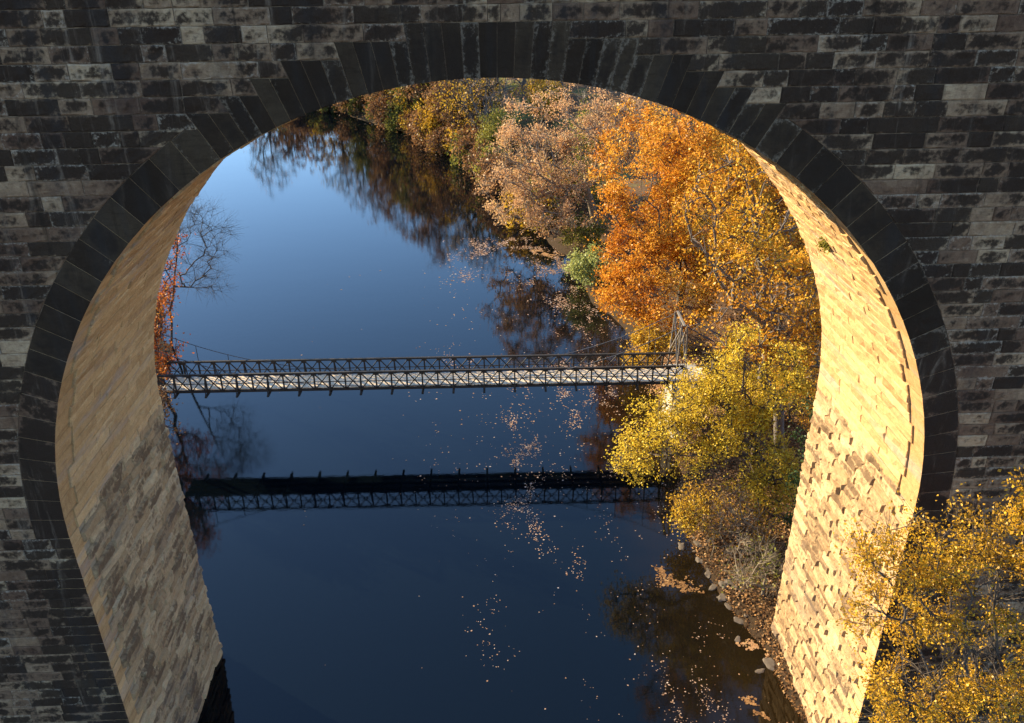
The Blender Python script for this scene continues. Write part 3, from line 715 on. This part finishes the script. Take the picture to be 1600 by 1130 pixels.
for k, (x, y, hgt, w, lf, lab, nl) in enumerate([
    (10.4, 14.2, 2.2, 1.1, 'gold', 'low golden bush at the waterline under the yellow tree', 3000),
    (11.6, 11.8, 3.4, 1.4, 'rust', 'tangled twiggy brown bush between the yellow tree and the right pier', 900),
    (11.9, 9.4, 2.8, 1.2, 'olive', 'olive twiggy bush at the foot of the right pier above the rocks', 700),
    (12.6, 12.6, 3.6, 1.3, 'gold', 'small gold-leaved bush behind the twiggy bushes beside the pier', 2500),
    (12.3, 27.2, 2.6, 1.6, 'tan', 'sunlit tan bush on the bank just beyond the footbridge end', 4500),
    (11.6, 31.5, 3.0, 1.8, 'gold', 'gold bush at the water under the orange tree', 5000),
    (9.4, 48.0, 2.6, 1.9, 'green', 'pale green bush at the water edge beside the orange tree', 7000),
    (9.6, 56.5, 2.6, 2.0, 'olive', 'olive bush at the foot of the tan tree', 5000),
    (12.6, 21.6, 2.4, 1.5, 'tan', 'tan brush below the near side of the footbridge end', 4000),
    (16.5, 27.5, 5.0, 2.4, 'rust', 'dark rust bush on the bank right of the footbridge tower', 9000),
    (19.5, 31.5, 5.5, 2.8, 'rust', 'tall rust bush behind the tower under the orange tree', 9000),
    (14.5, 52.0, 4.5, 2.6, 'rust', 'rust bush filling the gap between the tan and the orange trees', 7000),
    (18.0, 56.0, 6.0, 3.2, 'gold', 'gold bush behind the gap between the tan and orange trees', 9000),
    (17.5, 23.0, 4.2, 2.2, 'amber', 'amber bush between the footbridge tower and the yellow tree', 8000)]):
    gz_ = gz(x, y)
    build_tree('bush', lab, 'bush', (x, y), [((x-0.4, y-0.1, gz_+hgt*0.55), (w, w, hgt*0.5))], 60, lf, nl, 0.13 if y < 30 else 0.2, 'tan' if k in (1, 2) else 'dark', 50+k, sigma=0.2, twigs=7, twig_len=0.7, r_tip=0.006, group='bushes along the right bank', trunk_top=(x, y, gz_+hgt*0.45))

# in front of the viaduct, lower right
build_tree('gold_tree', 'golden leafy tree top rising in front of the right pier', 'tree', (15.5, -3.6),
    [((11.0, -3.0, 11.9), (2.2, 1.3, 2.4)), ((11.7, -3.3, 8.6), (2.0, 1.6, 2.8)), ((12.9, -2.8, 12.3), (1.4, 1.2, 1.8)), ((13.5, -3.3, 8.5), (2.0, 1.6, 3.0)), ((9.9, -3.0, 13.0), (1.0, 0.8, 0.9))], 260, 'trail', 44000, 0.085, 'dark', 41, gap=0.465, trunk_top=(12.6, -3.2, 12.6), sigma=0.15, twigs=6, twig_len=0.6, droop=0.08, r_tip=0.0045, shell=0.2)
build_tree('vine_tree', 'thin gold-leaved sprays rising at the right edge in front of the wall', 'tree', (16.2, -4.6),
    [((12.6, -4.6, 15.9), (0.8, 0.7, 0.9)), ((13.3, -4.6, 13.8), (0.5, 0.6, 1.7)), ((11.9, -4.2, 15.2), (0.25, 0.3, 0.9))], 70, 'trail', 6500, 0.10, 'dark', 42, gap=0.3, trunk_top=(13.4, -4.6, 15.5), sigma=0.14, twigs=5, twig_len=0.4)

rs = np.random.RandomState(5); tb = np.array([10.0, 4.3, 18.72])
pl = tag(empty('wall_plant', tuple(tb)), 'small green tuft growing from the sunlit inner curve of the arch', 'plant')
Pq = tb + rs.normal(size=(220, 3))*np.array([0.07, 0.16, 0.09]) + np.array([-0.05, 0, 0])
V_, F_, R_ = leaf_mesh(Pq, 0.10, rs, rs.rand(220)); mesh_obj('foliage', V_, F_, LEAF['olive'], pl, loc=tb, rnd_pp=R_)
V_, F_ = tube_mesh(np.tile(tb+np.array([0.06, 0, 0]), (9, 1)), tb + rs.normal(size=(9, 3))*np.array([0.06, 0.14, 0.09]) + np.array([-0.06, 0, 0]), np.full(9, 0.006), np.full(9, 0.003), 4)
mesh_obj('stem', V_, F_, BARK['dark'], pl, loc=tb)

# left bank behind the left pier
build_tree('bare_tree', 'bare dark tree reaching over the water from behind the left pier', 'tree', (-23.6, 38.5),
    [((-19.3, 37.4, 8.8), (1.9, 1.8, 1.9)), ((-19.8, 37.0, 6.0), (1.9, 1.6, 1.4)), ((-21.5, 38, 10.5), (2.2, 2.2, 2.0))], 190, 'red', 0, 0.2, 'dark', 61, twigs=10, twig_len=1.2, r_tip=0.0032, sigma=0.3, twist=0.1, up=0.05)
build_tree('red_tree', 'red-orange tree half hidden by the left pier near its arch curve', 'tree', (-23.0, 34.2),
    [((-21.0, 34, 9.4), (0.9, 1.0, 1.6)), ((-22.5, 34, 7.0), (1.8, 1.6, 2.4))], 70, 'red', 3000, 0.18, 'dark', 62, sigma=0.3)
build_tree('red_tree', 'rusty red tree at the left end of the footbridge', 'tree', (-21.4, 26.6),
    [((-19.7, 26.4, 7.6), (1.1, 1.2, 1.8)), ((-19.6, 26.0, 5.0), (1.2, 1.2, 1.5)), ((-21, 26.4, 5.5), (1.6, 1.6, 2.6))], 120, 'red', 6500, 0.16, 'dark', 63, sigma=0.28)
build_tree('rust_tree', 'dark rust bush over the water just before the footbridge on the left', 'tree', (-20.2, 21.0),
    [((-19.0, 21.2, 3.6), (1.3, 1.6, 1.5)), ((-18.8, 22.3, 4.3), (0.9, 0.9, 0.7))], 70, 'rust', 5200, 0.17, 'dark', 64, sigma=0.28)

# far bank: a few kinds, then copies
def proto(kind, seed, leaf, hgt, w, nl, nc, barkk, ls, tw=5):
    return dict(kind=kind, seed=seed, leaf=leaf, h=hgt, w=w, nl=nl, nc=nc, bark=barkk, ls=ls, tw=tw)
def far_tree(name, label, x, y, pr, seed):
    g = gz(x, y); h, w = pr['h'], pr['w']
    return build_tree(name, label, 'tree', (x, y), [((x, y, g+h*0.62), (w, w, h*0.38)), ((x+w*0.3, y, g+h*0.42), (w*0.8, w*0.8, h*0.22))], pr['nc'], pr['leaf'], pr['nl'], pr['ls'], pr['bark'], seed,
        group='trees on the far bank', sigma=0.55, twigs=pr['tw'], twig_len=1.1, r_tip=0.016)
def copy_tree(src, name, label, x, y, rot, sc):
    g = gz(x, y); c = src.copy(); COL.objects.link(c); c.name = name
    c.location = (x, y, g-0.05); c.rotation_euler = (0, 0, rot); c.scale = (sc, sc, sc*1.05); c['label'] = label
    for ch in src.children:
        d = ch.copy(); COL.objects.link(d); d.parent = c
    return c
P_gold = far_tree('gold_tree', 'many-stemmed dark tree with sparse gold leaves on the far point', -1.0, 94.0, proto('g', 71, 'gold', 14, 4.6, 2600, 150, 'dark', 0.32, 7), 71)
P_rust = far_tree('rust_tree', 'rust-brown tree standing on the far bank left of the gold point', -14.0, 121.0, proto('r', 72, 'rust', 18, 5.2, 6000, 190, 'dark', 0.42), 72)
P_bare = far_tree('bare_tree', 'bare grey tree at the far end of the river by the arch top', -42.0, 153.0, proto('b', 73, 'tan', 19, 5.0, 900, 190, 'grey', 0.35, 8), 73)
P_oliv = far_tree('olive_tree', 'olive-yellow hanging tree on the far bank', -9.0, 113.0, proto('o', 74, 'olive', 13, 4.4, 10000, 130, 'dark', 0.38), 74)
P_yell = far_tree('gold_tree', 'small golden tree behind the far point', 0.5, 102.0, proto('y', 75, 'gold', 8, 3.6, 7000, 100, 'dark', 0.34), 75)
rr_ = random.Random(9); P_olive2 = P_oliv
for src, nm, lab, x, y, s in [
    (P_bare, 'bare_tree', 'bare tree second along the far bank toward the left', -21.0, 131.5, 0.9),
    (P_rust, 'rust_tree', 'red-brown tree whose reflection reaches farthest down the water', -6.5, 108.5, 1.0),
    (P_bare, 'bare_tree', 'leafless tree behind the olive tree on the far bank', -16.0, 130.0, 0.95),
    (P_bare, 'bare_tree', 'bare trunk on the far slope right of the gold point', 6.5, 112.0, 0.85),
    (P_bare, 'bare_tree', 'slim bare tree uphill behind the tan tree', 13.0, 122.0, 0.95),
    (P_gold, 'gold_tree', 'gold-leaved tree uphill under the crown of the arch', 3.0, 133.0, 1.1),
    (P_gold, 'gold_tree', 'amber-gold tree at the back of the far bank', -13.0, 140.0, 1.2),
    (P_oliv, 'olive_tree', 'olive tree far back under the arch crown', -4.0, 126.0, 1.0),
    (P_oliv, 'olive_tree', 'olive-brown tree low on the far bank by the water', -19.0, 127.0, 0.7),
    (P_rust, 'rust_tree', 'rust tree deep in the background right of the arch crown', 13.0, 150.0, 1.1),
    (P_rust, 'rust_tree', 'brown tree deep in the background above the tan tree', 22.0, 108.0, 0.95),
    (P_rust, 'rust_tree', 'rusty tree at the back between the gold trees', -1.0, 152.0, 1.1),
    (P_bare, 'bare_tree', 'bare tree at the back right behind the orange trees', 27.0, 92.0, 0.9),
    (P_yell, 'gold_tree', 'golden shrubby tree at the water left of the gold point', -5.5, 103.0, 0.8),
    (P_yell, 'gold_tree', 'golden shrubby tree up the far slope', 9.0, 104.0, 0.75),
    (P_gold, 'gold_tree', 'thin gold tree at the water in the middle of the far bank', -11.0, 114.5, 0.8),
    (P_gold, 'gold_tree', 'thin gold tree at the water where the far bank meets the arch', -24.5, 133.0, 0.9),
    (P_rust, 'rust_tree', 'small rusty tree leaning out from the far waterline', -4.2, 100.5, 0.6),
    (P_rust, 'rust_tree', 'small brown tree low on the far bank under the olive tree', -15.5, 122.0, 0.55),
    (P_bare, 'bare_tree', 'dark bare tree on the very tip of the far point', 0.6, 91.5, 0.75),
    (P_olive2, 'olive_tree', 'small olive tree beside the tip of the far point', 2.2, 87.0, 0.55)]:
    copy_tree(src, nm, lab, x, y, rr_.uniform(0, 6.28), s)
P_bush = [build_tree('bush', lab, 'bush', (x, y), [((x, y, gz(x, y)+1.4), (2.2, 2.0, 1.5))], 50, lf, 2600, 0.28, 'dark', 80+i, sigma=0.3, twigs=6, twig_len=0.9, group='bushes on the far waterline', trunk_top=(x, y, gz(x, y)+1.2))
    for i, (x, y, lf, lab) in enumerate([(-4.0, 99.5, 'rust', 'low brown bush in the row along the far waterline'), (-16.5, 122.5, 'olive', 'low olive bush in the row along the far waterline'), (4.6, 78.0, 'gold', 'low gold-brown bush in the row along the far waterline')])]
rb2 = random.Random(4)
farline = [(6.6, 62), (5.4, 70), (3.4, 76), (2.0, 83), (0.6, 89), (-2.5, 96), (-6.5, 104), (-10, 111.5), (-13, 116.5), (-19, 125), (-23, 130.5), (-27, 134), (-33, 139), (-40, 144.5), (-47, 150)]
for i in range(95):
    u = rb2.uniform(0, len(farline)-1.01); k = int(u); f = u-k
    x = farline[k][0]*(1-f)+farline[k+1][0]*f + (rb2.uniform(-1.6, 0.4) if rb2.random() < 0.65 else rb2.uniform(1, 9)); y = farline[k][1]*(1-f)+farline[k+1][1]*f + rb2.uniform(0, 3)
    src = P_bush[rb2.choice([0, 0, 0, 1, 1, 2])]
    copy_tree(src, 'bush', src['label'], x, y, rb2.uniform(0, 6.28), rb2.uniform(0.6, 1.35))
# wood that closes the valley beyond the last trees one can tell apart
rs = np.random.RandomState(90); ptsw = []
for _ in range(420):
    x = rs.uniform(-150, 110); y = rs.uniform(150, 260) if x < 45 else rs.uniform(60, 260)
    ptsw.append((x, y))
ptsw = np.array(ptsw); sdw = river_sd(ptsw); ptsw = ptsw[sdw > 5]; gw = ground_z(ptsw)
PP = []; A_, B_ = [], []
for (x, y), g in zip(ptsw, gw):
    h = rs.uniform(10, 17); n = 150
    d = rs.normal(size=(n, 3)); d /= np.linalg.norm(d, axis=1, keepdims=True); d *= (rs.rand(n)**0.4)[:, None]
    PP.append(np.array([x, y, g+h*0.6]) + d*np.array([3.4, 3.4, h*0.4])); A_.append((x, y, g-0.2)); B_.append((x+rs.normal()*.4, y, g+h*0.8))
PP = np.concatenate(PP); Vw, Fw, Rw = leaf_mesh(PP, 1.0, rs, np.repeat(rs.rand(len(ptsw)), 150))
tag(mesh_obj('distant_wood', Vw, Fw, LEAF['rust'], rnd_pp=Rw), 'brown autumn wood closing the valley in the distance', 'wood', kind='stuff')
Vt, Ft = tube_mesh(np.array(A_), np.array(B_), np.full(len(A_), 0.2), np.full(len(A_), 0.06), 6)
tag(mesh_obj('distant_trunks', Vt, Ft, BARK['grey']), 'massed grey trunks of the distant wood', 'wood', kind='stuff')

# ------------------------------------------------------------------ rocks, fallen and floating leaves
rs = np.random.RandomState(17)
path = np.array([(11.0, 5.6), (10.4, 8.4), (9.9, 10.6), (9.4, 13.0), (9.3, 14.6)])
for k in range(24):
    u = rs.uniform(0, len(path)-1.001); i = int(u); q = path[i] + (path[i+1]-path[i])*(u-i) + rs.normal(size=2)*np.array([0.35, 0.2]) + np.array([0.15, 0])
    s = rs.uniform(0.07, 0.24)
    bm = bmesh.new(); bmesh.ops.create_icosphere(bm, subdivisions=2, radius=1.0)
    sc = np.array([1.4, 1.0, 0.42])*s*rs.uniform(0.8, 1.2, 3); a = rs.uniform(0, 6.28)
    co = np.array([v.co for v in bm.verts]); co = co*(0.55+0.9*vnoise(co+rs.uniform(0, 50), 1.9))[:, None]*sc
    co[:, 2] = np.clip(co[:, 2], -0.9*sc[2], 0.72*sc[2])
    co = np.stack([co[:, 0]*math.cos(a)-co[:, 1]*math.sin(a), co[:, 0]*math.sin(a)+co[:, 1]*math.cos(a), co[:, 2]], -1)
    f = [tuple(w.index for w in fc.verts) for fc in bm.faces]; bm.free()
    zz = max(gz(*q), -0.05)
    tag(mesh_obj('shore_rock', co + np.array([q[0], q[1], zz+0.015]), f, MAT['rock'], loc=(q[0], q[1], zz)), 'grey rock in the row along the waterline left of the right pier foot', 'rock', 'rocks along the right waterline')

def scatter(name, P, size, mat, label, cat, rs, flat=3.0, aspect=0.7):
    V, Fq, R3 = leaf_mesh(P, size, rs, rs.rand(len(P)), flat, aspect); tag(mesh_obj(name, V, Fq, mat, rnd_pp=R3), label, cat, kind='stuff')
n = 52000; Q = np.stack([rs.uniform(9, 20, n), rs.uniform(3, 34, n)], -1); sd = river_sd(Q); Q = Q[sd > -0.2]; zq = ground_z(Q)
scatter('fallen_leaves', np.column_stack([Q, zq+0.03]), 0.13, LEAF['litter'], 'brown fallen leaves carpeting the right bank', 'leaves', rs, 2.0)
# drifting leaves gather in streaks toward the right bank
n = 260000; Q = np.stack([rs.uniform(-14, 13, n), rs.uniform(-4, 62, n)], -1); Q3 = np.column_stack([Q, np.zeros(n)])
sd = river_sd(Q); dr = -sd
strk = vnoise(Q3*np.array([1, 0.45, 1]), 0.55); cl = vnoise(Q3*np.array([1, 0.5, 1])+30, 1.5); cl2 = vnoise(Q3+60, 0.16)
rightness = np.clip((Q[:, 0]+6.0-np.clip(16-Q[:, 1], 0, 20)*0.36)/9.0, 0.02, 1)**1.4
pm = rightness*np.clip((strk-0.38)*3.0, 0.10, 1)*np.clip((cl-0.40)*2.2, 0.16, 1)**1.5*np.clip((cl2-0.28)*3, 0.15, 1)
keep = (rs.rand(n) < pm*1.0) & (sd < -0.15)
Q = Q[keep]
far_s = (0.046 + 0.0013*Q[:, 1])*rs.choice([0.7, 1.0, 1.5], len(Q))
V, Fq, R3 = leaf_mesh(np.column_stack([Q, np.full(len(Q), 0.012)]), far_s, rs, rs.rand(len(Q)), 9.0, 0.8); V[:, 2] = 0.008 + np.abs(V[:, 2]-0.012)*0.15
tag(mesh_obj('floating_leaves', V, Fq, LEAF['floating'], rnd_pp=R3), 'pale fallen leaves drifting in streaks on the dark water', 'leaves', kind='stuff')
def mat_of_leaves(cx, cy, ex, ey, ang, n, seed, label, lf='litter', size=0.11):
    q = np.random.RandomState(seed); u = np.clip(q.normal(size=n)*0.42, -1, 1); w = np.clip(q.normal(size=n)*0.6, -2, 2)
    hw = (1-u*u)**0.5*(0.65+0.7*vnoise(np.stack([u*3+seed, 0*u, 0*u], -1), 1.0)); w = w*hw
    bend = 0.8*(vnoise(np.stack([u*2+seed*3, 0*u+5, 0*u], -1), 1.0)-0.5)
    xx = u*ex; yy = (w+bend*1.5)*ey
    P = np.column_stack([cx+xx*math.cos(ang)-yy*math.sin(ang), cy+xx*math.sin(ang)+yy*math.cos(ang), np.full(n, 0.02)])
    P = P[vnoise(P+seed*5, 2.2)+0.5*(vnoise(P+seed*9, 6.0)-0.5) > 0.46]; n = len(P)
    V, Fq, R3 = leaf_mesh(P, size*q.uniform(0.6, 1.3, n), q, q.rand(n), 6.0, 0.8); V[:, 2] = 0.010 + np.abs(V[:, 2]-0.02)*0.3
    tag(mesh_obj('leaf_raft', V, Fq, LEAF[lf], rnd_pp=R3), label, 'leaves', kind='stuff')
mat_of_leaves(6.1, 56.7, 2.4, 0.55, -0.5, 1500, 1, 'long tan raft of leaves floating beside the tan tree', 'tan', 0.15)
mat_of_leaves(8.3, 11.2, 1.5, 0.5, -0.9, 650, 2, 'orange-brown raft of leaves floating off the rocks', 'litter')
mat_of_leaves(10.9, 6.6, 0.9, 0.3, -0.6, 420, 3, 'orange-brown leaves gathered against the right pier foot', 'tan')
mat_of_leaves(9.9, 3.7, 0.7, 0.25, -0.8, 330, 4, 'small orange raft of leaves at the bottom of the picture', 'litter')
